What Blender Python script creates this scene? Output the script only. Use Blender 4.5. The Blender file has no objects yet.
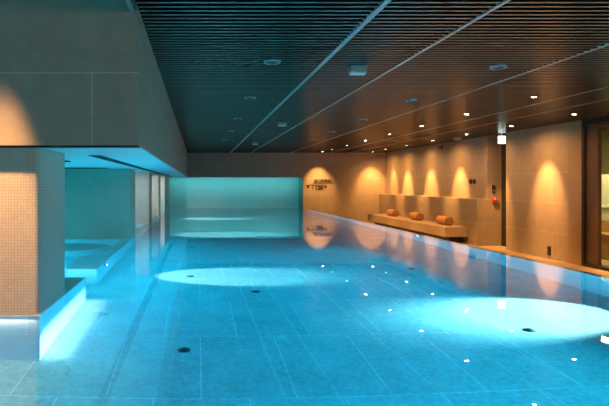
import bpy, bmesh, math, random
from mathutils import Vector, Matrix, Euler
random.seed(4)
C = bpy.context.scene.collection
PI = math.pi
ZW = 0.64            # water level above the deck; builders below take heights from the water surface
CAM_H = 0.95
D = 21.4             # far wall
CEIL = 2.19          # underside of slatted ceiling (above water)
SOF = 1.216          # alcove soffit
XL, XE, XWALL, XLED = -1.157, 4.12, 7.45, 7.18
DECK, PFLOOR = -0.64, -1.02
F = 540.0

# ------------------------------------------------------------------ nodes
def mat(name):
    m = bpy.data.materials.new(name); m.use_nodes = True
    nt = m.node_tree; nt.nodes.clear()
    out = nt.nodes.new('ShaderNodeOutputMaterial')
    return m, nt, out

def N(nt, t, **kw):
    n = nt.nodes.new(t)
    for k, v in kw.items():
        if k.startswith('i_'):
            n.inputs[k[2:].replace('_', ' ')].default_value = v
        else:
            setattr(n, k, v)
    return n

def rgb(c): return (c[0], c[1], c[2], 1.0)

def plain(name, col, rough=0.5, metal=0.0, noise=0.0, nscale=40, emit=None, estr=0, bump=0.0, coat=0.0, spec=0.5):
    m, nt, out = mat(name)
    p = N(nt, 'ShaderNodeBsdfPrincipled')
    p.inputs['Base Color'].default_value = rgb(col)
    p.inputs['Roughness'].default_value = rough
    p.inputs['Metallic'].default_value = metal
    p.inputs['Coat Weight'].default_value = coat
    p.inputs['Specular IOR Level'].default_value = spec
    if noise or bump:
        g = N(nt, 'ShaderNodeNewGeometry')
        t = N(nt, 'ShaderNodeTexNoise'); t.inputs['Scale'].default_value = nscale; t.inputs['Detail'].default_value = 4
        nt.links.new(g.outputs['Position'], t.inputs['Vector'])
        if noise:
            mx = N(nt, 'ShaderNodeMix', data_type='RGBA')
            mx.inputs['A'].default_value = rgb([c * (1 - noise) for c in col]); mx.inputs['B'].default_value = rgb([min(1, c * (1 + noise)) for c in col])
            nt.links.new(t.outputs['Fac'], mx.inputs['Factor']); nt.links.new(mx.outputs['Result'], p.inputs['Base Color'])
        if bump:
            b = N(nt, 'ShaderNodeBump'); b.inputs['Strength'].default_value = bump; b.inputs['Distance'].default_value = 0.01
            nt.links.new(t.outputs['Fac'], b.inputs['Height']); nt.links.new(b.outputs['Normal'], p.inputs['Normal'])
    if emit:
        p.inputs['Emission Color'].default_value = rgb(emit); p.inputs['Emission Strength'].default_value = estr
    nt.links.new(p.outputs['BSDF'], out.inputs['Surface'])
    return m

def tiles(name, c1, c2, joint, w, h, su=0.0, sv=0.0, mortar=0.004, rough=0.6, offset=0.5, mottle=0.15, nscale=6, bump=0.15,
          floor=False, smooth=0.1, spec=0.4, fine=160.0):
    """tiled stone: u follows the wall whichever way it faces (box mapping), v is the height; floor: rows run along Y"""
    m, nt, out = mat(name)
    L = nt.links.new
    g = N(nt, 'ShaderNodeNewGeometry')
    sp = N(nt, 'ShaderNodeSeparateXYZ'); L(g.outputs['Position'], sp.inputs[0])
    cb = N(nt, 'ShaderNodeCombineXYZ')
    def add(sock, k):
        a = N(nt, 'ShaderNodeMath', operation='ADD'); L(sock, a.inputs[0]); a.inputs[1].default_value = k
        return a.outputs[0]
    if floor:
        L(add(sp.outputs['X'], su), cb.inputs['X']); L(add(sp.outputs['Y'], sv), cb.inputs['Y'])
    else:
        sn = N(nt, 'ShaderNodeSeparateXYZ'); L(g.outputs['True Normal'], sn.inputs[0])
        ab = N(nt, 'ShaderNodeMath', operation='ABSOLUTE'); L(sn.outputs['X'], ab.inputs[0])
        gt = N(nt, 'ShaderNodeMath', operation='GREATER_THAN'); L(ab.outputs[0], gt.inputs[0]); gt.inputs[1].default_value = 0.6
        mxf = N(nt, 'ShaderNodeMix', data_type='FLOAT'); L(gt.outputs[0], mxf.inputs['Factor'])
        L(sp.outputs['X'], mxf.inputs['A']); L(sp.outputs['Y'], mxf.inputs['B'])
        # tops of ledges use Y for v
        an = N(nt, 'ShaderNodeMath', operation='ABSOLUTE'); L(sn.outputs['Z'], an.inputs[0])
        gz = N(nt, 'ShaderNodeMath', operation='GREATER_THAN'); L(an.outputs[0], gz.inputs[0]); gz.inputs[1].default_value = 0.6
        mv = N(nt, 'ShaderNodeMix', data_type='FLOAT'); L(gz.outputs[0], mv.inputs['Factor'])
        L(add(sp.outputs['Z'], sv - ZW), mv.inputs['A']); L(sp.outputs['Y'], mv.inputs['B'])
        L(add(mxf.outputs['Result'], su), cb.inputs['X']); L(mv.outputs['Result'], cb.inputs['Y'])
    br = N(nt, 'ShaderNodeTexBrick'); br.offset = offset; br.offset_frequency = 2; br.squash = 1.0
    br.inputs['Scale'].default_value = 1.0; br.inputs['Brick Width'].default_value = w; br.inputs['Row Height'].default_value = h
    br.inputs['Mortar Size'].default_value = mortar; br.inputs['Mortar Smooth'].default_value = smooth
    br.inputs['Color1'].default_value = rgb(c1); br.inputs['Color2'].default_value = rgb(c2); br.inputs['Mortar'].default_value = rgb(joint)
    L(cb.outputs[0], br.inputs['Vector'])
    n1 = N(nt, 'ShaderNodeTexNoise'); n1.inputs['Scale'].default_value = nscale; n1.inputs['Detail'].default_value = 6; n1.inputs['Roughness'].default_value = 0.65
    n2 = N(nt, 'ShaderNodeTexNoise'); n2.inputs['Scale'].default_value = fine; n2.inputs['Detail'].default_value = 2
    L(g.outputs['Position'], n1.inputs['Vector']); L(g.outputs['Position'], n2.inputs['Vector'])
    s = N(nt, 'ShaderNodeMath', operation='ADD'); L(n1.outputs['Fac'], s.inputs[0]); L(n2.outputs['Fac'], s.inputs[1])
    mr = N(nt, 'ShaderNodeMapRange'); L(s.outputs[0], mr.inputs['Value'])
    mr.inputs['From Min'].default_value = 0.6; mr.inputs['From Max'].default_value = 1.4
    mr.inputs['To Min'].default_value = 1 - mottle; mr.inputs['To Max'].default_value = 1 + mottle
    mm = N(nt, 'ShaderNodeVectorMath', operation='SCALE'); L(br.outputs['Color'], mm.inputs[0]); L(mr.outputs[0], mm.inputs['Scale'])
    p = N(nt, 'ShaderNodeBsdfPrincipled'); p.inputs['Roughness'].default_value = rough; p.inputs['Specular IOR Level'].default_value = spec
    L(mm.outputs[0], p.inputs['Base Color'])
    b = N(nt, 'ShaderNodeBump'); b.inputs['Strength'].default_value = bump; b.inputs['Distance'].default_value = 0.004
    iv = N(nt, 'ShaderNodeMath', operation='SUBTRACT'); L(s.outputs[0], iv.inputs[0]); L(br.outputs['Fac'], iv.inputs[1])
    L(iv.outputs[0], b.inputs['Height']); L(b.outputs['Normal'], p.inputs['Normal'])
    L(p.outputs['BSDF'], out.inputs['Surface'])
    return m

def water_mat():
    m, nt, out = mat('pool water')
    gl = N(nt, 'ShaderNodeBsdfGlass'); gl.inputs['IOR'].default_value = 1.333; gl.inputs['Roughness'].default_value = 0.0
    g = N(nt, 'ShaderNodeNewGeometry')
    mp = N(nt, 'ShaderNodeMapping'); mp.inputs['Scale'].default_value = (1.0, 0.7, 1)
    t = N(nt, 'ShaderNodeTexNoise'); t.inputs['Scale'].default_value = 2.2; t.inputs['Detail'].default_value = 2
    nt.links.new(g.outputs['Position'], mp.inputs['Vector']); nt.links.new(mp.outputs[0], t.inputs['Vector'])
    b = N(nt, 'ShaderNodeBump'); b.inputs['Strength'].default_value = 0.02; b.inputs['Distance'].default_value = 0.05
    nt.links.new(t.outputs['Fac'], b.inputs['Height']); nt.links.new(b.outputs['Normal'], gl.inputs['Normal'])
    nt.links.new(gl.outputs[0], out.inputs['Surface'])
    va = N(nt, 'ShaderNodeVolumeAbsorption'); va.inputs['Color'].default_value = (0.0, 0.86, 0.97, 1); va.inputs['Density'].default_value = 0.5
    nt.links.new(va.outputs[0], out.inputs['Volume'])
    return m

def glass_mat():
    m, nt, out = mat('door glass')
    tr = N(nt, 'ShaderNodeBsdfTransparent'); tr.inputs['Color'].default_value = (0.9, 0.93, 0.88, 1)
    gs = N(nt, 'ShaderNodeBsdfGlossy'); gs.inputs['Roughness'].default_value = 0.02
    lw = N(nt, 'ShaderNodeLayerWeight'); lw.inputs['Blend'].default_value = 0.5
    pw = N(nt, 'ShaderNodeMath', operation='POWER'); pw.inputs[1].default_value = 4.0
    fr = N(nt, 'ShaderNodeMath', operation='MULTIPLY_ADD'); fr.inputs[1].default_value = 0.4; fr.inputs[2].default_value = 0.03
    nt.links.new(lw.outputs['Facing'], pw.inputs[0]); nt.links.new(pw.outputs[0], fr.inputs[0])
    mx = N(nt, 'ShaderNodeMixShader')
    nt.links.new(fr.outputs[0], mx.inputs[0]); nt.links.new(tr.outputs[0], mx.inputs[1]); nt.links.new(gs.outputs[0], mx.inputs[2])
    nt.links.new(mx.outputs[0], out.inputs['Surface'])
    return m

def emis(name, col, s):
    m, nt, out = mat(name)
    e = N(nt, 'ShaderNodeEmission'); e.inputs['Color'].default_value = rgb(col); e.inputs['Strength'].default_value = s
    nt.links.new(e.outputs[0], out.inputs['Surface'])
    return m

STONE1, STONE2, STJ = (0.30, 0.235, 0.175), (0.325, 0.255, 0.19), (0.42, 0.36, 0.29)
M = {}
M['stone'] = tiles('sandstone wall slabs', STONE1, STONE2, STJ, 1.0, 0.63, su=0.64, sv=0.07, mortar=0.005, rough=0.55, mottle=0.16)
M['stone_bulk'] = tiles('sandstone bulkhead slabs', STONE1, STONE2, (0.46, 0.40, 0.32), 1.36, 0.63, su=0.08, sv=-1.12, mortar=0.004, rough=0.6, mottle=0.2)
M['mosaic'] = tiles('small square mosaic', (0.56, 0.46, 0.36), (0.50, 0.41, 0.32), (0.36, 0.30, 0.24), 0.0215, 0.0215, mortar=0.0017, offset=0.0, rough=0.45, mottle=0.12, bump=0.25)
M['pool_floor'] = tiles('pool floor stone tiles', (0.52, 0.55, 0.55), (0.57, 0.60, 0.60), (0.82, 0.85, 0.85), 0.6, 1.05, su=-0.02, sv=-0.23, mortar=0.0034, rough=0.5, mottle=0.28, nscale=2.6, floor=True, fine=30.0)
M['pool_wall'] = tiles('pool wall stone tiles', (0.62, 0.66, 0.66), (0.68, 0.72, 0.72), (0.8, 0.85, 0.85), 0.62, 0.5, mortar=0.005, rough=0.5, mottle=0.16, nscale=5)
M['recess'] = tiles('pale recess wall', (0.62, 0.64, 0.62), (0.64, 0.66, 0.64), (0.62, 0.64, 0.62), 1.2, 0.63, mortar=0.003, rough=0.6, mottle=0.08)
M['deck'] = tiles('deck stone tiles', (0.34, 0.25, 0.18), (0.37, 0.275, 0.20), (0.27, 0.20, 0.15), 1.2, 0.6, mortar=0.004, rough=0.35, mottle=0.12, floor=True)
M['plaster'] = plain('white soffit plaster', (0.74, 0.77, 0.77), 0.6, noise=0.03, nscale=3)
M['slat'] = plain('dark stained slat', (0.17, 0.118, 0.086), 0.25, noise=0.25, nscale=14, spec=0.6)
M['slat_shade'] = plain('shaded slat side', (0.008, 0.007, 0.007), 0.7, spec=0.15)  # near black: the shade between slats is painted into their sides
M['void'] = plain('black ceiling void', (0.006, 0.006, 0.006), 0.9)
M['profile'] = plain('pale metal profile', (0.55, 0.53, 0.5), 0.35, 0.6)
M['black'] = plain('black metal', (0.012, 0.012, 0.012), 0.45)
M['black_gloss'] = plain('black plastic', (0.02, 0.02, 0.022), 0.3)
M['dark_wood'] = plain('dark brown wood', (0.075, 0.04, 0.025), 0.45, noise=0.35, nscale=22)
M['jamb'] = plain('ochre jamb panel', (0.30, 0.20, 0.11), 0.5, noise=0.12, nscale=18)
M['cushion'] = plain('orange tan fabric', (0.40, 0.19, 0.085), 0.85, noise=0.2, nscale=90, bump=0.3)
M['piping'] = plain('brown piping', (0.30, 0.12, 0.045), 0.8)
M['bench'] = tiles('bench sandstone', (0.36, 0.27, 0.18), (0.38, 0.29, 0.195), (0.30, 0.23, 0.16), 2.1, 0.8, mortar=0.003, rough=0.5, mottle=0.12)
M['white_plastic'] = plain('white plastic', (0.72, 0.74, 0.72), 0.4)
M['grey_plastic'] = plain('grey plastic', (0.32, 0.34, 0.34), 0.45)
M['red_plastic'] = plain('red plastic', (0.55, 0.03, 0.02), 0.35)
M['lens_warm'] = emis('warm lamp lens', (1.0, 0.80, 0.52), 60)
M['lens_pool'] = emis('pool lamp lens', (0.75, 0.95, 1.0), 12)
M['sign_face'] = emis('lit sign face', (0.88, 1.0, 0.93), 7)
M['sign_green'] = emis('lit sign pictogram', (0.25, 0.75, 0.45), 2.2)
M['letter'] = plain('black lettering', (0.01, 0.01, 0.01), 0.4)
M['steel'] = plain('steel fitting', (0.10, 0.11, 0.115), 0.35, 0.7)
M['acrylic'] = plain('white acrylic tub', (0.72, 0.78, 0.8), 0.25)
M['room_tile'] = tiles('olive mosaic wall', (0.30, 0.29, 0.15), (0.24, 0.235, 0.12), (0.17, 0.165, 0.09), 0.07, 0.05, mortar=0.004, rough=0.5, mottle=0.3)
M['room_pale'] = plain('pale green panel', (0.52, 0.56, 0.44), 0.3, noise=0.08, nscale=10)
M['room_wood'] = plain('warm wood panel', (0.36, 0.21, 0.08), 0.5, noise=0.3, nscale=16)
M['water'] = water_mat()
M['glass'] = glass_mat()

# ------------------------------------------------------------------ builders
class MB:
    def __init__(self): self.bm = bmesh.new()
    def box(self, x0, x1, y0, y1, z0, z1, bevel=0, seg=2, mi=0):
        r = bmesh.ops.create_cube(self.bm, size=1)
        for v in r['verts']:
            v.co = Vector(((x0 + x1) / 2 + v.co.x * (x1 - x0), (y0 + y1) / 2 + v.co.y * (y1 - y0), (z0 + z1) / 2 + v.co.z * (z1 - z0)))
        es = list({e for v in r['verts'] for e in v.link_edges})
        if bevel:
            bmesh.ops.bevel(self.bm, geom=es, offset=bevel, segments=seg, affect='EDGES', profile=0.6)
        return self
    def vbevel_box(self, x0, x1, y0, y1, z0, z1, bevel, seg=4):
        r = bmesh.ops.create_cube(self.bm, size=1)
        for v in r['verts']:
            v.co = Vector(((x0 + x1) / 2 + v.co.x * (x1 - x0), (y0 + y1) / 2 + v.co.y * (y1 - y0), (z0 + z1) / 2 + v.co.z * (z1 - z0)))
        es = [e for e in {e for v in r['verts'] for e in v.link_edges} if abs(e.verts[0].co.z - e.verts[1].co.z) > 1e-4]
        bmesh.ops.bevel(self.bm, geom=es, offset=bevel, segments=seg, affect='EDGES', profile=0.5)
        return self
    def quad(self, pts):
        self.bm.faces.new([self.bm.verts.new(p) for p in pts]); return self
    def lathe(self, prof, c=(0, 0, 0), axis='z', seg=32, sx=1.0, sy=1.0):
        rings = []
        for (r, h) in prof:
            ring = []
            for k in range(seg):
                a = 2 * PI * k / seg
                x, y = r * math.cos(a) * sx, r * math.sin(a) * sy
                if axis == 'z': p = (c[0] + x, c[1] + y, c[2] + h)
                elif axis == 'y': p = (c[0] + x, c[1] + h, c[2] + y)
                else: p = (c[0] + h, c[1] + x, c[2] + y)
                ring.append(self.bm.verts.new(p))
            rings.append(ring)
        for a, b in zip(rings, rings[1:]):
            for k in range(seg):
                self.bm.faces.new((a[k], a[(k + 1) % seg], b[(k + 1) % seg], b[k]))
        self.bm.faces.new(rings[0]); self.bm.faces.new(rings[-1])
        return self
    def torus(self, R, r, c, axis='y', seg=32, s2=8, sx=1.0, sy=1.0):
        rings = []
        for k in range(seg):
            a = 2 * PI * k / seg; ring = []
            for j in range(s2):
                b = 2 * PI * j / s2
                rad = R + r * math.cos(b); h = r * math.sin(b)
                x, y = rad * math.cos(a) * sx, rad * math.sin(a) * sy
                p = (c[0] + x, c[1] + h, c[2] + y) if axis == 'y' else ((c[0] + x, c[1] + y, c[2] + h) if axis == 'z' else (c[0] + h, c[1] + x, c[2] + y))
                ring.append(self.bm.verts.new(p))
            rings.append(ring)
        for i in range(seg):
            a, b = rings[i], rings[(i + 1) % seg]
            for j in range(s2):
                self.bm.faces.new((a[j], a[(j + 1) % s2], b[(j + 1) % s2], b[j]))
        return self

def wloc(o):
    v = Vector((0, 0, 0))
    while o is not None:
        v += Vector(o.location); o = o.parent
    return v

def build(name, mb, m, parent=None, kind=None, smooth=False):
    """mb is in scene coordinates measured from the water surface; becomes ONE mesh object"""
    bm = mb.bm
    bmesh.ops.recalc_face_normals(bm, faces=bm.faces[:])
    off = Vector((0, 0, ZW)) - (wloc(parent) if parent else Vector((0, 0, 0)))
    me = bpy.data.meshes.new(name)
    o = bpy.data.objects.new(name, me)
    if parent is None:   # origin at the centre of the base
        cs = [v.co for v in bm.verts]
        base = Vector(((min(c.x for c in cs) + max(c.x for c in cs)) / 2, (min(c.y for c in cs) + max(c.y for c in cs)) / 2, min(c.z for c in cs)))
        o.location = base + off
        off = -base
    bmesh.ops.translate(bm, vec=off, verts=bm.verts[:])
    bm.to_mesh(me); bm.free()
    if smooth:
        for p in me.polygons: p.use_smooth = True
    me.materials.append(m)
    C.objects.link(o)
    o.parent = parent
    if kind: o['kind'] = kind
    return o

def smooth_by_angle(o, deg=40):
    me = o.data
    for p in me.polygons: p.use_smooth = True
    bm = bmesh.new(); bm.from_mesh(me)
    for e in bm.edges:
        if len(e.link_faces) == 2 and e.calc_face_angle(0) > math.radians(deg): e.smooth = False
    bm.to_mesh(me); bm.free()

def thing(name, label, cat, loc, group=None):
    o = bpy.data.objects.new(name, None); C.objects.link(o)
    o.empty_display_size = 0.1
    o.location = (loc[0], loc[1], loc[2] + ZW)
    o['label'] = label; o['category'] = cat
    if group: o['group'] = group
    return o

def tag(o, label, cat, group=None, kind=None):
    o['label'] = label; o['category'] = cat
    if group: o['group'] = group
    if kind: o['kind'] = kind
    return o

def dup(root, loc, label):
    r = root.copy(); C.objects.link(r); r.location = (loc[0], loc[1], loc[2] + ZW); r['label'] = label
    for ch in list(root.children):
        c = ch.copy(); C.objects.link(c); c.parent = r
        for g in list(ch.children):
            d = g.copy(); C.objects.link(d); d.parent = c
    return r

def struct(name, mb, m, parent=None): return build(name, mb, m, parent, None if parent else 'structure')

# ------------------------------------------------------------------ room shell
X0, Y0 = -3.7, -3.0          # left and rear limits of the hall
struct('floor', MB().box(4.2, 10.2, Y0, 22.6, DECK - 0.15, DECK), M['deck'])
struct('floor_pool', MB().box(X0, 4.2, Y0, 22.4, PFLOOR - 0.15, PFLOOR), M['pool_floor'])
w = MB()
w.box(XE, 4.2, Y0, 21.4, PFLOOR, -0.006)
struct('wall_pool_right', w, M['pool_wall'])
w = MB()
w.box(XLED + .27, 7.81, 13.9, D, DECK, CEIL + .2)                      # upper wall beyond the doorway
w.box(XWALL, 7.81, 10.87, 13.06, DECK, CEIL + .2)                      # between doorway and glass door
w.box(XWALL, 7.6, Y0, 7.2, DECK, CEIL + .2)
struct('wall_right', w, M['stone'])
struct('wall_right_ledge', MB().box(XLED, XWALL, 13.9, D, DECK, 0.565), M['stone'])
struct('trim_jamb', MB().box(XWALL, 7.72, 10.5, 10.87, DECK, CEIL + .2), M['jamb'])
w = MB()
w.box(XL - .3, 4.16, D, D + .25, SOF, CEIL + .2)
w.box(4.16, 7.81, D, D + .95, PFLOOR, CEIL + .2)
struct('wall_far', w, M['stone'])
struct('wall_far_recess', MB().box(X0, 4.16, D + .9, D + 1.1, PFLOOR, SOF + .3), M['recess'])
struct('ceiling_recess', MB().box(X0, 4.16, D + .25, D + .95, SOF, SOF + .1), M['plaster'])
struct('wall_left', MB().box(X0 - .2, X0, Y0, D + 1.1, PFLOOR, CEIL + .9), M['mosaic'])
struct('wall_back', MB().box(X0, 10.2, Y0 - .2, Y0, PFLOOR, CEIL + .9), M['stone'])
# far end rim of pool
struct('trim_pool_far', MB().box(XL, 4.16, D + .86, D + .9, -0.05, 0.012), M['acrylic'])
# ceiling: slats across the hall in front of a black void
w = MB()
y = 1.2
while y < D - 0.02:
    xl = -0.424 if y > 3.0 else -0.46
    w.box(xl, XWALL, y, y + 0.03, CEIL, CEIL + 0.07)
    y += 0.0885
slats = struct('ceiling', w, M['slat'])
slats.data.materials.append(M['slat_shade'])
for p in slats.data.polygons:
    if p.normal.z > -.5: p.material_index = 1  # painted shade on every slat face except the underside
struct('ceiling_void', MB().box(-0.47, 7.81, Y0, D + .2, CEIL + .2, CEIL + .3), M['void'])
struct('ceiling_left', MB().box(X0, -.47, Y0, 4.2, CEIL + .75, CEIL + .85), M['plaster'])
w = MB(); w.quad([(-.47, Y0, CEIL), (-.47, 3.9, CEIL), (-.47, 3.9, CEIL + .8), (-.47, Y0, CEIL + .8)])
struct('wall_ceiling_step', MB().box(-.49, -.455, Y0, 3.88, CEIL - .004, CEIL + .8), M['profile'])
struct('ceiling_doorway', MB().box(XWALL, 8.3, 13.0, 13.95, CEIL + .02, CEIL + .1), M['slat'])
for i, (x, wd) in enumerate([(1.28, .042), (2.09, .026), (3.65, .02), (5.24, .016), (6.0, .014)]):
    struct('trim_%d' % (i + 1), MB().box(x - wd / 2, x + wd / 2, 1.2, D, CEIL - .006, CEIL + .03), M['profile'])
# bulkhead over the alcoves
YF = 3.88
w = MB()
w.box(X0, -0.424, YF, YF + .12, SOF + .012, CEIL + .85)
w.box(-0.544, -0.424, YF + .12, D, SOF + .012, CEIL + .3)
struct('wall_bulkhead', w, M['stone_bulk'])
w = MB()
w.box(X0, -0.43, YF + .006, YF + .11, SOF - .001, SOF + .012)
struct('trim_6', w, M['black'])
struct('ceiling_alcove', MB().box(X0, -0.427, YF + .112, D, SOF, SOF + .1), M['plaster'])
struct('trim_7', MB().box(-1.02, -.90, 5.0, 19.3, SOF - .004, SOF + .004), M['void'])          # dark slot in the soffit
struct('trim_8', MB().lathe([(1.0, 0), (1.0, .02)], (-2.25, 8.95, SOF - .006), seg=48, sx=.78, sy=.26), M['void'])      # round dark inlets in the soffit
struct('trim_9', MB().lathe([(1.0, 0), (1.0, .02)], (-1.80, 6.2, SOF - .006), seg=48, sx=.33, sy=.33), M['void'])

# pillars
def pillar(name, y0, y1, m=None):
    return struct(name, MB().vbevel_box(X0, XL, y0, y1, PFLOOR, SOF, 0.035), m or M['mosaic'])
for i, (a, b) in enumerate([(3.92, 4.72), (9.32, 10.0), (12.9, 13.6), (16.0, 16.7), (18.9, 19.5)]):
    o = pillar('pillar_%d' % (i + 1), a, b); smooth_by_angle(o)
struct('wall_alcove_end', MB().box(X0, XL, 19.5, D + .9, PFLOOR, SOF), M['mosaic'])
# underwater faces of the pool on the left: pale stone skirt in front of every pillar, low walls closing the alcoves
w = MB()
w.box(X0, XL + .012, 3.908, 5.5, PFLOOR, -0.012)
w.box(X0, XL + .012, 9.3, 10.02, PFLOOR, -0.012)
w.box(XL - .1, XL + .012, 10.02, 12.9, PFLOOR, -0.004)
w.box(XL - .1, XL + .012, 13.6, 16.0, PFLOOR, -0.004)
w.box(XL - .1, XL + .012, 16.7, 18.9, PFLOOR, -0.004)
w.box(X0, XL + .012, 12.88, 13.62, PFLOOR, -0.012)
w.box(X0, XL + .012, 15.98, 16.72, PFLOOR, -0.012)
w.box(X0, XL + .012, 18.88, D + .9, PFLOOR, -0.012)
struct('wall_pool_left', w, M['pool_wall'])

# ------------------------------------------------------------------ water
wt = build('pool_water', MB().quad([(4.2, Y0 + .01, 0), (4.2, D - .001, 0), (4.155, D - .001, 0), (4.155, D + .855, 0), (XL + .005, D + .855, 0),
    (XL + .005, 18.895, 0), (X0 + .01, 18.895, 0), (X0 + .01, 16.705, 0), (XL + .005, 16.705, 0), (XL + .005, 15.995, 0), (X0 + .01, 15.995, 0),
    (X0 + .01, 13.605, 0), (XL + .005, 13.605, 0), (XL + .005, 12.895, 0), (X0 + .01, 12.895, 0), (X0 + .01, 10.005, 0), (XL + .005, 10.005, 0),
    (XL + .005, 9.315, 0), (X0 + .01, 9.315, 0), (X0 + .01, 4.725, 0), (XL + .005, 4.725, 0), (XL + .005, 3.915, 0), (X0 + .01, 3.915, 0), (X0 + .01, Y0 + .01, 0)]), M['water'])
tag(wt, 'still blue pool water filling the long basin and its side alcoves', 'water', kind='stuff')

# ------------------------------------------------------------------ whirlpool seats in the first alcove
t = thing('whirlpool_lounger', 'pale moulded lounger block at water level behind the near pillar', 'pool lounger', (-1.36, 6.9, PFLOOR))
bm_ = MB()
pts = [(-1.16, 6.19), (-1.50, 6.19), (-1.56, 6.25), (-1.58, 6.6), (-1.58, 7.2), (-1.50, 7.5), (-1.40, 7.75), (-1.16, 7.85)]
top = [bm_.bm.verts.new((x, y_, -0.15)) for x, y_ in pts]; bot = [bm_.bm.verts.new((x, y_, PFLOOR)) for x, y_ in pts]
n = len(pts)
bm_.bm.faces.new(top); bm_.bm.faces.new(bot[::-1])
for k in range(n): bm_.bm.faces.new((top[k], top[(k + 1) % n], bot[(k + 1) % n], bot[k]))
bmesh.ops.recalc_face_normals(bm_.bm, faces=bm_.bm.faces[:])
bmesh.ops.bevel(bm_.bm, geom=[e for e in bm_.bm.edges if all(v.co.z > -0.2 for v in e.verts)], offset=0.018, segments=3, affect='EDGES')
build('seat_block', bm_, M['acrylic'], t)
hd = MB()
hd.lathe([(0.0, -.15), (0.05, -.145), (0.062, -.12), (0.062, .12), (0.05, .145), (0.0, .15)][1:-1], (-1.38, 7.45, -0.12), axis='x', seg=20, sy=.6)
build('headrest', hd, M['acrylic'], t, smooth=True)
t = thing('whirlpool_tub', 'round whirlpool tub with pale rim before the second pillar', 'whirlpool', (-2.0, 8.25, PFLOOR))
rm = MB().lathe([(0.40, 0.0), (0.62, -0.0), (0.655, .012), (0.665, .03), (0.655, .045), (.60, .05), (.56, .04), (.54, .0), (.50, -.35), (.40, -.5)], (-2.0, 8.25, -0.10), seg=48, sx=1.0, sy=.8)
o = build('rim', rm, M['acrylic'], t, smooth=True)
build('shell', MB().lathe([(.50, 0), (.60, .85)], (-2.0, 8.25, PFLOOR), seg=40, sy=.8), M['acrylic'], t, smooth=True)
o = build('alcove_step', MB().box(-1.32, XL + .01, 7.9, 9.295, PFLOOR, -0.13, bevel=.015), M['pool_wall'])
tag(o, 'submerged pale step between whirlpool tub and the pool edge', 'pool step')

# pool lamps
def pool_lamp(x, y, z, side, label, grp):
    t = thing('pool_spotlight', label, 'pool lamp', (x, y, z), grp)
    s = side
    build('bezel', MB().lathe([(.075, 0), (.075, .012 * s), (.06, .018 * s), (.05, .012 * s)], (x, y, z), axis='x', seg=24), M['steel'], t, smooth=True)
    build('lens', MB().lathe([(.05, .012 * s), (.035, .02 * s)], (x, y, z), axis='x', seg=20), M['lens_pool'], t, smooth=True)
    return t

def light(name, kind, loc, energy, col, target=None, rot=None, **kw):
    l = bpy.data.lights.new(name, kind); l.energy = energy; l.color = col
    for k, v in kw.items(): setattr(l, k, v)
    o = bpy.data.objects.new(name, l); C.objects.link(o)
    o.location = (loc[0], loc[1], loc[2] + ZW)
    if target is not None:
        d = Vector(target) - Vector(loc)
        o.rotation_euler = d.to_track_quat('-Z', 'Y').to_euler()
    if rot: o.rotation_euler = rot
    return o
CYAN = (0.0, 0.55, 0.76)
COOL = (1.0, 0.84, 0.80)
ordw = ['nearest', 'second', 'third', 'fourth']
for i, y in enumerate([6.7, 11.3, 15.9]):
    z = -0.32
    pool_lamp(XL + .012, y, z, 1, '%s round underwater lamp from the near pillar, in the left pool wall' % (['first', 'second', 'third'][i]), 'underwater lamps in the left pool wall')
    light('pool_lamp_beam', 'SPOT', (XL + .06, y, z), (3000, 4400, 4400)[i], COOL, target=(XL + 1.25, y, PFLOOR), spot_size=math.radians(42), spot_blend=1.0, shadow_soft_size=.03)
for i, y in enumerate([5.0, 10.1, 15.2, 19.9]):
    z = -0.2
    if i: pool_lamp(XE - .0, y, z, -1, '%s round underwater lamp from the far end, in the right pool wall' % (['', 'third', 'second', 'first'][i]), 'underwater lamps in the right pool wall')
    light('pool_lamp_beam', 'SPOT', (XE - .05, y, z), 2300 if i == 0 else 15, COOL, target=(XE - .98, y - .1, PFLOOR), spot_size=math.radians(56), spot_blend=1.0, shadow_soft_size=.03)
# area strips: LEDs inferred under the pool rims, plus unseen fill strips added
def strip(name, x, y0, y1, z, e, tilt, col=CYAN, wd=.05, spread=180):
    l = light(name, 'AREA', (x, (y0 + y1) / 2, z), e, col, shape='RECTANGLE', size=wd, size_y=(y1 - y0))
    l.rotation_euler = (0, tilt, 0); l.data.spread = math.radians(spread)
    return l
strip('pool_fill_strip', XE - .03, Y0 + .5, 9.0, -0.05, 260, math.radians(78), wd=.015, spread=64)
strip('pool_fill_strip', XL + .03, 5.6, 20.0, -.45, 520, math.radians(-90), col=(.3, .8, .95), spread=15)  # added narrow beam that brightens the right pool wall
strip('pool_fill_strip', XL + .04, 5.6, 10.5, -0.05, 85, math.radians(-78), wd=.015)
strip('pool_fill_strip', XL + .35, 3.95, 5.5, PFLOOR + .05, 40, math.radians(110), col=(1, .92, .88), spread=80)  # added above the floor to whiten the near pillar's underwater face
light('pool_fill_strip', 'AREA', (1.5, Y0 + .1, -0.1), 200, CYAN, rot=(math.radians(70), 0, 0), shape='RECTANGLE', size=7, size_y=.05)
light('alcove_fill_strip', 'AREA', (-1.36, 5.53, -.3), 7, (.25, .85, 1), rot=(math.radians(90), 0, 0), shape='RECTANGLE', size=.35, size_y=.05)  # added to light the front of the lounger block
light('pillar_strip_light', 'AREA', (-2.3, 3.84, -.08), 14, (.9, .9, .8), rot=(math.radians(-25), 0, 0), shape='RECTANGLE', size=2.2, size_y=.03)  # unseen, added to brighten the floor before the near pillar
light('whirlpool_fill', 'AREA', (-2.0, 8.25, -.6), 120, (.05, .7, 1), rot=(PI, 0, 0), shape='DISK', size=.6)  # glow added inside the tub, no lamp known there
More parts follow.
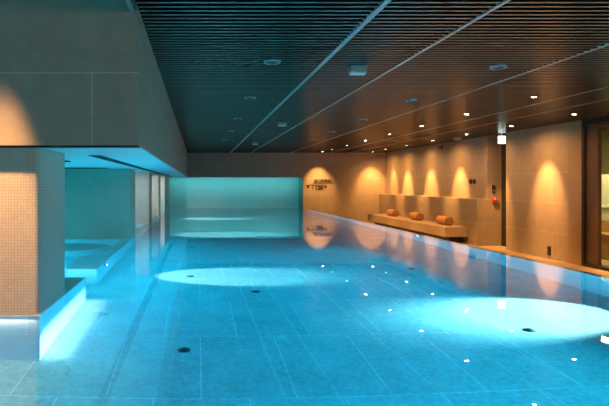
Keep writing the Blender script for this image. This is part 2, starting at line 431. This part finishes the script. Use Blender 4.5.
# unseen strips added in the alcove basins to strengthen their glow
for (a, b, e) in [(5.6, 9.2, 200), (10.1, 12.8, 90), (13.7, 15.9, 70), (16.8, 18.8, 70)]:
    light('alcove_fill_strip', 'AREA', (X0 + .08, (a + b) / 2, -.04), e, CYAN, rot=(0, math.radians(-74), 0), shape='RECTANGLE', size=.06, size_y=b - a)
# cove light in the header of the far recess
light('recess_cove_light', 'AREA', (1.5, D + .3, SOF - .03), 27, (0.06, 0.62, 0.68), target=(1.5, D + .75, 0.3), shape='RECTANGLE', size=5.2, size_y=.05)

# ------------------------------------------------------------------ warm downlights
WARM = (1.0, 0.47, 0.125)
def downlight_proto(x, y, label, grp):
    t = thing('downlight', label, 'ceiling light', (x, y, CEIL), grp)
    build('trim_ring', MB().lathe([(.052, .02), (.052, -.006), (.046, -.01), (.036, -.006)], (x, y, CEIL), seg=24), M['black'], t, smooth=True)
    build('lens', MB().lathe([(.036, -.004), (.030, -.008)], (x, y, CEIL), seg=20), M['lens_warm'], t, smooth=True)
    return t
ordn = ['first', 'second', 'third', 'fourth', 'fifth', 'sixth', 'seventh', 'eighth']
ysp = [7.65 + 1.92 * k for k in range(8)]
ysp[7] = 20.6
XA, XB = 4.76, 6.67
proto = None
for row, x in (('A', XA), ('B', XB)):
    for k, y in enumerate(ysp):
        if row == 'B' and k == 0: continue
        od = ordn[7 - k]
        lab = ('lit ceiling downlight over the pool edge, %s counting from the far wall' if row == 'A' else
               'lit ceiling downlight beside the right wall, %s counting from the far wall') % od
        if proto is None:
            proto = downlight_proto(x, y, lab, 'lit downlights in two rows'); 
        else:
            dup(proto, (x, y, CEIL), lab)
        if row == 'B':
            light('downlight_spill', 'SPOT', (x, y, CEIL - .02), 140, WARM, target=(x + .25, y, CEIL - 1), spot_size=math.radians(150), spot_blend=1.0, shadow_soft_size=.02)
            if k < 7:
                light('downlight_beam', 'SPOT', (x, y, CEIL - .02), 800, WARM, target=(x + math.sin(math.radians(27)), y, CEIL - .02 - math.cos(math.radians(27))),
                      spot_size=math.radians(44), spot_blend=.9, shadow_soft_size=.02)
            else:
                light('downlight_beam', 'SPOT', (x + .2, y, CEIL - .02), 480, WARM, target=(x + .2, y + .5, CEIL - .95), spot_size=math.radians(60), spot_blend=.9, shadow_soft_size=.02)
                light('downlight_beam', 'SPOT', (x + .2, y - .05, CEIL - .02), 500, WARM, target=(x + .2 + .37, y - .05, CEIL - .95), spot_size=math.radians(44), spot_blend=.9, shadow_soft_size=.02)
        else:
            if k == 7:
                light('downlight_beam', 'SPOT', (x, y, CEIL - .02), 480, WARM, target=(x, y + .5, CEIL - .95), spot_size=math.radians(60), spot_blend=.9, shadow_soft_size=.02)
            else:
                light('downlight_beam', 'SPOT', (x, y, CEIL - .02), 500, WARM, target=(x + .4, y, CEIL - 1), spot_size=math.radians(60), spot_blend=.6, shadow_soft_size=.02)
# the lamp before the near pillar, left of the picture
light('downlight_beam', 'SPOT', (-1.40, 3.57, CEIL + .6), 1900, (1, .52, .20), target=(-1.40, 3.57, 0), spot_size=math.radians(30), spot_blend=.55, shadow_soft_size=.03)
dup(proto, (-1.40, 3.57, CEIL + .745), 'lit downlight above the near pillar facade, left of the slatted ceiling')

# unseen warm fill added behind the camera to brighten the facade
light('rear_fill', 'AREA', (3.0, -2.2, CEIL - .05), 75, (1, .74, .5), target=(4.0, 4.0, 0.6), shape='RECTANGLE', size=5.0, size_y=.3)
for (y, e) in [(10.9, 25), (14.4, 28), (17.5, 28)]:
    light('alcove_downlight', 'SPOT', (-1.45, y, SOF - .02), e * 4, (.8, .95, 1), target=(-1.45, y + 1.6, .3), spot_size=math.radians(75), spot_blend=.8, shadow_soft_size=.03)

# unlit round ceiling fixtures
def can(x, y, label):
    t = thing('ceiling_speaker', label, 'ceiling fixture', (x, y, CEIL), 'unlit round ceiling fixtures')
    build('housing', MB().lathe([(.085, .03), (.085, -.012), (.078, -.018), (.07, -.012)], (x, y, CEIL), seg=28), M['grey_plastic'], t, smooth=True)
    build('grille', MB().lathe([(.068, -.012), (.03, -.026), (.012, -.03)], (x, y, CEIL), seg=24), M['black_gloss'], t, smooth=True)
    return t
p2 = None
for nm, x, ys in (('above the left lane of the pool', .75, [5.46, 7.75, 10.2, 12.6, 15.1]), ('above the right side of the pool', 3.17, [5.7, 8.0, 10.36, 12.8, 15.1])):
    for k, y in enumerate(ys):
        lab = 'unlit round dark ceiling fixture %s, %s from the camera' % (nm, ordn[k])
        if p2 is None: p2 = can(x, y, lab)
        else: dup(p2, (x, y, CEIL), lab)
# emergency light boxes
def ebox(x, y, label):
    t = thing('ceiling_emergency_light', label, 'emergency light', (x, y, CEIL), 'emergency light boxes under the ceiling')
    build('housing', MB().box(x - .085, x + .085, y - .05, y + .05, CEIL - .055, CEIL + .03, bevel=.006), M['grey_plastic'], t)
    build('diffuser', MB().box(x - .08, x + .08, y - .045, y + .045, CEIL - .075, CEIL - .054, bevel=.006), M['white_plastic'], t)
    return t
p3 = ebox(1.70, 5.75, 'box shaped emergency light under ceiling nearest the camera')
dup(p3, (1.70, 10.9, CEIL), 'box shaped emergency light under ceiling halfway along the pool')
dup(p3, (1.70, 16.1, CEIL), 'box shaped emergency light under ceiling furthest along the pool')
dup(p3, (6.86, 14.3, CEIL), 'box shaped emergency light under ceiling beside the right wall')
# red sounder under the ceiling by the wall
t = thing('ceiling_alarm_sounder', 'small dark red fire sounder near ceiling on the right wall', 'fire alarm', (7.40, 16.5, 2.02))
build('base', MB().lathe([(.06, 0), (.06, -.025), (.05, -.03)], (XWALL, 16.5, 2.06), axis='x', seg=24), M['black_gloss'], t, smooth=True)
build('beacon', MB().lathe([(.05, -.03), (.05, -.07), (.03, -.09)], (XWALL, 16.5, 2.06), axis='x', seg=24), M['red_plastic'], t, smooth=True)
# exit sign
ex, ey, ez = 7.56, 13.45, 1.955
t = thing('exit_sign', 'small glowing white and green exit sign hanging before the dark doorway', 'exit sign', (ex, ey, ez))
build('housing', MB().box(ex - .093, ex + .093, ey - .012, ey + .02, ez - .004, ez + .19, bevel=.004), M['white_plastic'], t)
build('lit_face', MB().box(ex - .087, ex + .087, ey - .017, ey - .0121, ez + .002, ez + .184), M['sign_face'], t)
pg = MB()
yy0, yy1 = ey - .0195, ey - .0171
pg.box(ex + .02, ex + .07, yy0, yy1, ez + .03, ez + .15)          # doorway
pg.box(ex - .07, ex - .0, yy0, yy1, ez + .085, ez + .10)          # arrow shaft
pg.box(ex - .015, ex - .0, yy0, yy1, ez + .07, ez + .115)
build('pictogram', pg, M['sign_green'], t)
build('stem', MB().box(ex - .012, ex + .012, ey - .005, ey + .012, ez + .185, CEIL + .03), M['white_plastic'], t)

# doorway: dark door set back in the recess
d = MB().box(7.81, 7.87, 13.0, 13.95, DECK, CEIL + .1)
door = struct('door_1', d, M['black'])
build('handle', MB().box(7.78, 7.8, 13.2, 13.22, 0.25, .6, bevel=.004), M['steel'], door)

# glass door and the room behind
fr = MB()
dr = bpy.data.objects.new('door_2', None); C.objects.link(dr); dr.location = (7.5, 9.0, DECK + ZW); dr['kind'] = 'structure'
f = MB(); f.box(7.46, 7.66, 10.44, 10.5, DECK, CEIL + .1); f.box(7.46, 7.66, 7.2, 10.44, DECK, DECK + .06); f.box(7.46, 7.66, 7.2, 10.44, 2.09, CEIL + .1); f.box(7.46, 7.66, 7.2, 7.26, DECK + .06, 2.09)
build('frame', f, M['black'], dr)
build('stile', MB().box(7.50, 7.58, 10.14, 10.438, DECK + .065, 2.085, bevel=.004), M['dark_wood'], dr)
build('head_rail', MB().box(7.50, 7.58, 7.27, 10.138, 2.02, 2.085, bevel=.004), M['dark_wood'], dr)
build('pane', MB().box(7.53, 7.542, 7.27, 10.138, DECK + .065, 2.018), M['glass'], dr)
struct('wall_side_room', MB().box(10.0, 10.2, 6.5, 14.5, DECK, CEIL + .2).box(7.82, 10.0, 14.0, 14.5, DECK, CEIL + .2).box(7.6, 10.0, 6.5, 7.0, DECK, CEIL + .2), M['room_tile'])
struct('ceiling_side_room', MB().box(7.6, 10.2, 6.5, 14.5, CEIL + .1, CEIL + .2), M['dark_wood'])
o = build('partition_panel', MB().box(8.9, 8.95, 9.0, 13.4, .16, 1.16, bevel=.004), M['room_pale'])
b_ = thing('heated_bench', 'warm wood bench with pale backrest panel behind the glass door', 'bench', (9.2, 11.5, DECK))
o['kind'] = 'thing'
o.parent = b_; o.location = Vector(o.location) - Vector(b_.location); o.name = 'back_panel'
build('cap_rail', MB().box(8.87, 8.98, 9.0, 13.4, .44, .475), M['white_plastic'], b_)
build('seat', MB().box(8.5, 8.95, 9.0, 13.4, -.16, -.1, bevel=.006), M['room_wood'], b_)
build('front', MB().box(8.55, 8.9, 9.0, 13.4, DECK, -.16), M['room_wood'], b_)
build('upper_front', MB().box(8.86, 8.95, 9.0, 13.4, -.1, .16), M['room_wood'], b_)
light('side_room_lamp', 'AREA', (8.4, 11.2, CEIL + .05), 160, (1, .74, .36), shape='RECTANGLE', size=.3, size_y=2.0)

# ------------------------------------------------------------------ bench and bolsters
b_ = thing('stone_bench', 'long low sandstone bench along the right wall behind the pool edge', 'bench', (6.87, 17.6, DECK))
build('seat', MB().box(6.56, XLED - .003, 14.36, 20.85, -.46, -.20, bevel=.006), M['bench'], b_)
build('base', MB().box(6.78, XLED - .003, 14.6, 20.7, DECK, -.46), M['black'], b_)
def bolster(x, y, z, label):
    t = thing('bolster', label, 'bolster cushion', (x, y, z), 'orange bolsters on the stone bench')
    R, Lh = .122, .30
    build('cushion', MB().lathe([(.06, -Lh), (.105, -Lh + .004), (R - .006, -Lh + .012), (R, -Lh + .03), (R, Lh - .03), (R - .006, Lh - .012), (.105, Lh - .004), (.06, Lh)], (x, y, z + R), axis='y', seg=40), M['cushion'], t, smooth=True)
    for s in (-1, 1):
        build('piping', MB().torus(R - .006, .006, (x, y + s * (Lh - .014), z + R), axis='y', seg=36), M['piping'], t, smooth=True)
    return t
p4 = bolster(6.96, 15.25, -.20, 'orange bolster on the bench nearest the doorway end')
dup(p4, (6.96, 17.2, -.20), 'middle one of three orange bolsters on the stone bench')
dup(p4, (6.96, 19.3, -.20), 'orange bolster on the bench nearest the far wall')

# small wall fittings
def knob(y, label):
    t = thing('wall_dial', label, 'wall fitting', (XWALL, y, 1.02), 'pair of round black wall fittings')
    build('plate', MB().lathe([(.075, 0), (.075, -.012), (.068, -.018)], (XWALL, y, 1.02), axis='x', seg=24), M['black'], t, smooth=True)
    build('dial', MB().lathe([(.04, -.018), (.036, -.04)], (XWALL, y, 1.02), axis='x', seg=20), M['black_gloss'], t, smooth=True)
    return t
k1 = knob(14.75, 'left one of two round black fittings on the wall above the ledge')
dup(k1, (XWALL, 14.56, 1.02), 'right one of two round black fittings on the wall above the ledge')
t = thing('call_panel', 'slim black panel above the red alarm button by the doorway', 'call panel', (7.60, 13.9, .70))
build('plate', MB().box(7.565, 7.64, 13.878, 13.9, .72, .92, bevel=.006), M['black'], t)
build('button', MB().lathe([(.018, 0), (.016, -.012)], (7.602, 13.878, .78), axis='y', seg=16), M['grey_plastic'], t)
t = thing('fire_alarm_button', 'small red fire alarm button under the black panel by the doorway', 'fire alarm', (7.61, 13.9, .50))
build('box', MB().box(7.56, 7.67, 13.85, 13.9, .48, .60, bevel=.008), M['red_plastic'], t)
build('push_plate', MB().box(7.585, 7.645, 13.845, 13.851, .55, .585), M['white_plastic'], t)
t = thing('wall_socket', 'black double socket low on the right wall near the glass door', 'socket', (XWALL, 11.45, -.53))
build('plate', MB().box(XWALL - .014, XWALL, 11.40, 11.49, -.56, -.37, bevel=.004), M['black'], t)
for z in (-.52, -.41):
    build('cover', MB().lathe([(.034, 0), (.03, -.02)], (XWALL - .014, 11.445, z), axis='x', seg=20), M['black_gloss'], t)

# ------------------------------------------------------------------ lettering on the far wall
def text_mesh(s, size, depth=.006):
    cu = bpy.data.curves.new('txt', 'FONT'); cu.body = s; cu.size = size; cu.extrude = depth / 2; cu.offset = .010 * size / .15; cu.resolution_u = 3
    o = bpy.data.objects.new('txt', cu); C.objects.link(o)
    bpy.context.view_layer.update()
    me = bpy.data.meshes.new_from_object(o.evaluated_get(bpy.context.evaluated_depsgraph_get()))
    C.objects.unlink(o); bpy.data.objects.remove(o)
    return me
def lettering(root, name, s, x, z, size, width=None):
    me = text_mesh(s, size)
    xs = [v.co.x for v in me.vertices]
    k = width / (max(xs) - min(xs)) if width else 1
    x_min = min(xs)
    base = wloc(root)
    for v in me.vertices:
        px, pz, py = x + (v.co.x - x_min) * k, z + v.co.y, D - .006 - v.co.z
        v.co = Vector((px, py, pz + ZW)) - base
    me.materials.append(M['letter'])
    o = bpy.data.objects.new(name, me); C.objects.link(o); o.parent = root
    return o
t = thing('no_diving_sign', 'black NO DIVING lettering with underline on the lit far wall', 'wall lettering', (4.95, D, 1.0))
lettering(t, 'first_word', 'NO', 4.60, 1.02, .15, .17)
lettering(t, 'second_word', 'DIVING', 4.81, 1.02, .15, .46)
build('underline', MB().box(4.55, 5.36, D - .012, D, .972, .998), M['letter'], t)
t = thing('depth_sign', 'black 120 cm depth marking under the NO DIVING words', 'wall lettering', (4.7, D, .75))
build('overline', MB().box(4.28, 5.10, D - .012, D, .888, .914), M['letter'], t)
lettering(t, 'number', '120', 4.66, .72, .21, .30)
lettering(t, 'unit', 'cm', 4.98, .80, .12, .13)
ic = MB()
ic.bm.faces.new([ic.bm.verts.new(p) for p in [(4.30, D - .008, .86), (4.42, D - .008, .86), (4.36, D - .008, .74)]])
ic.box(4.33, 4.39, D - .008, D - .002, .85, .89)
build('arrow', ic, M['letter'], t)
build('level_mark', MB().box(4.535, 4.565, D - .01, D, .72, .888), M['letter'], t)

# ------------------------------------------------------------------ nozzles on the pool floor
def floor_pt(px, py):
    """point on the pool floor seen at this picture position through the water surface"""
    dx, dy = (px - 198) / F, (py - 184) / F
    Yw = CAM_H / dy; Xw = dx * Yw
    r = math.hypot(Xw, Yw); s = (r / math.hypot(r, CAM_H)) / 1.333
    h = -PFLOOR * s / math.sqrt(1 - s * s)
    return Xw * (1 + h / r), Yw * (1 + h / r)
first = None
for (px, py, lab) in [(184, 350, 'dark round pool floor inlet, nearest one at the left'), (190.5, 276.2, 'dark round pool floor inlet in the left patch of light'),
                      (529.3, 330, 'dark round pool floor inlet in the bright patch at right'), (411.6, 268.7, 'dark round pool floor inlet towards the bench side'),
                      (255.7, 291.6, 'round pool floor inlet just beyond the left patch of light'), (192.7, 247, 'furthest round pool floor inlet, by the left lane')]:
    x, y = floor_pt(px, py)
    if first is None:
        first = thing('floor_inlet', lab, 'pool inlet', (x, y, PFLOOR), 'round inlets in the pool floor')
        build('plate', MB().lathe([(.05, 0), (.05, .008), (.042, .014), (.03, .015)], (x, y, PFLOOR), seg=28), M['steel'], first, smooth=True)
        build('cap', MB().lathe([(.03, .015), (.026, .022), (.012, .024)], (x, y, PFLOOR), seg=24), M['black_gloss'], first, smooth=True)
    else:
        dup(first, (x, y, PFLOOR), lab)

# ------------------------------------------------------------------ camera, world, view
cam = bpy.data.cameras.new('camera'); co = bpy.data.objects.new('camera', cam); C.objects.link(co)
co.location = (0, 0, CAM_H + ZW); co.rotation_euler = (PI / 2, 0, 0)
cam.sensor_width = 36; cam.lens = F / 609 * 36
cam.shift_x = (304.5 - 198) / 609; cam.shift_y = -(203 - 184) / 609
cam.clip_start = 0.02
S = bpy.context.scene
S.camera = co
wd = bpy.data.worlds.new('world'); S.world = wd; wd.use_nodes = True
wd.node_tree.nodes['Background'].inputs['Color'].default_value = (0.5, 0.6, 0.7, 1)
wd.node_tree.nodes['Background'].inputs['Strength'].default_value = 0.0
S.view_settings.view_transform = 'Standard'; S.view_settings.look = 'None'
S.view_settings.gamma = 1; S.view_settings.use_curve_mapping = False
S.view_settings.exposure = 0.0
S.cycles.use_denoising = True
S.cycles.sample_clamp_indirect = 6.0
S.cycles.caustics_refractive = True; S.cycles.caustics_reflective = True
S.cycles.max_bounces = 14; S.cycles.diffuse_bounces = 6; S.cycles.transmission_bounces = 12; S.cycles.glossy_bounces = 6
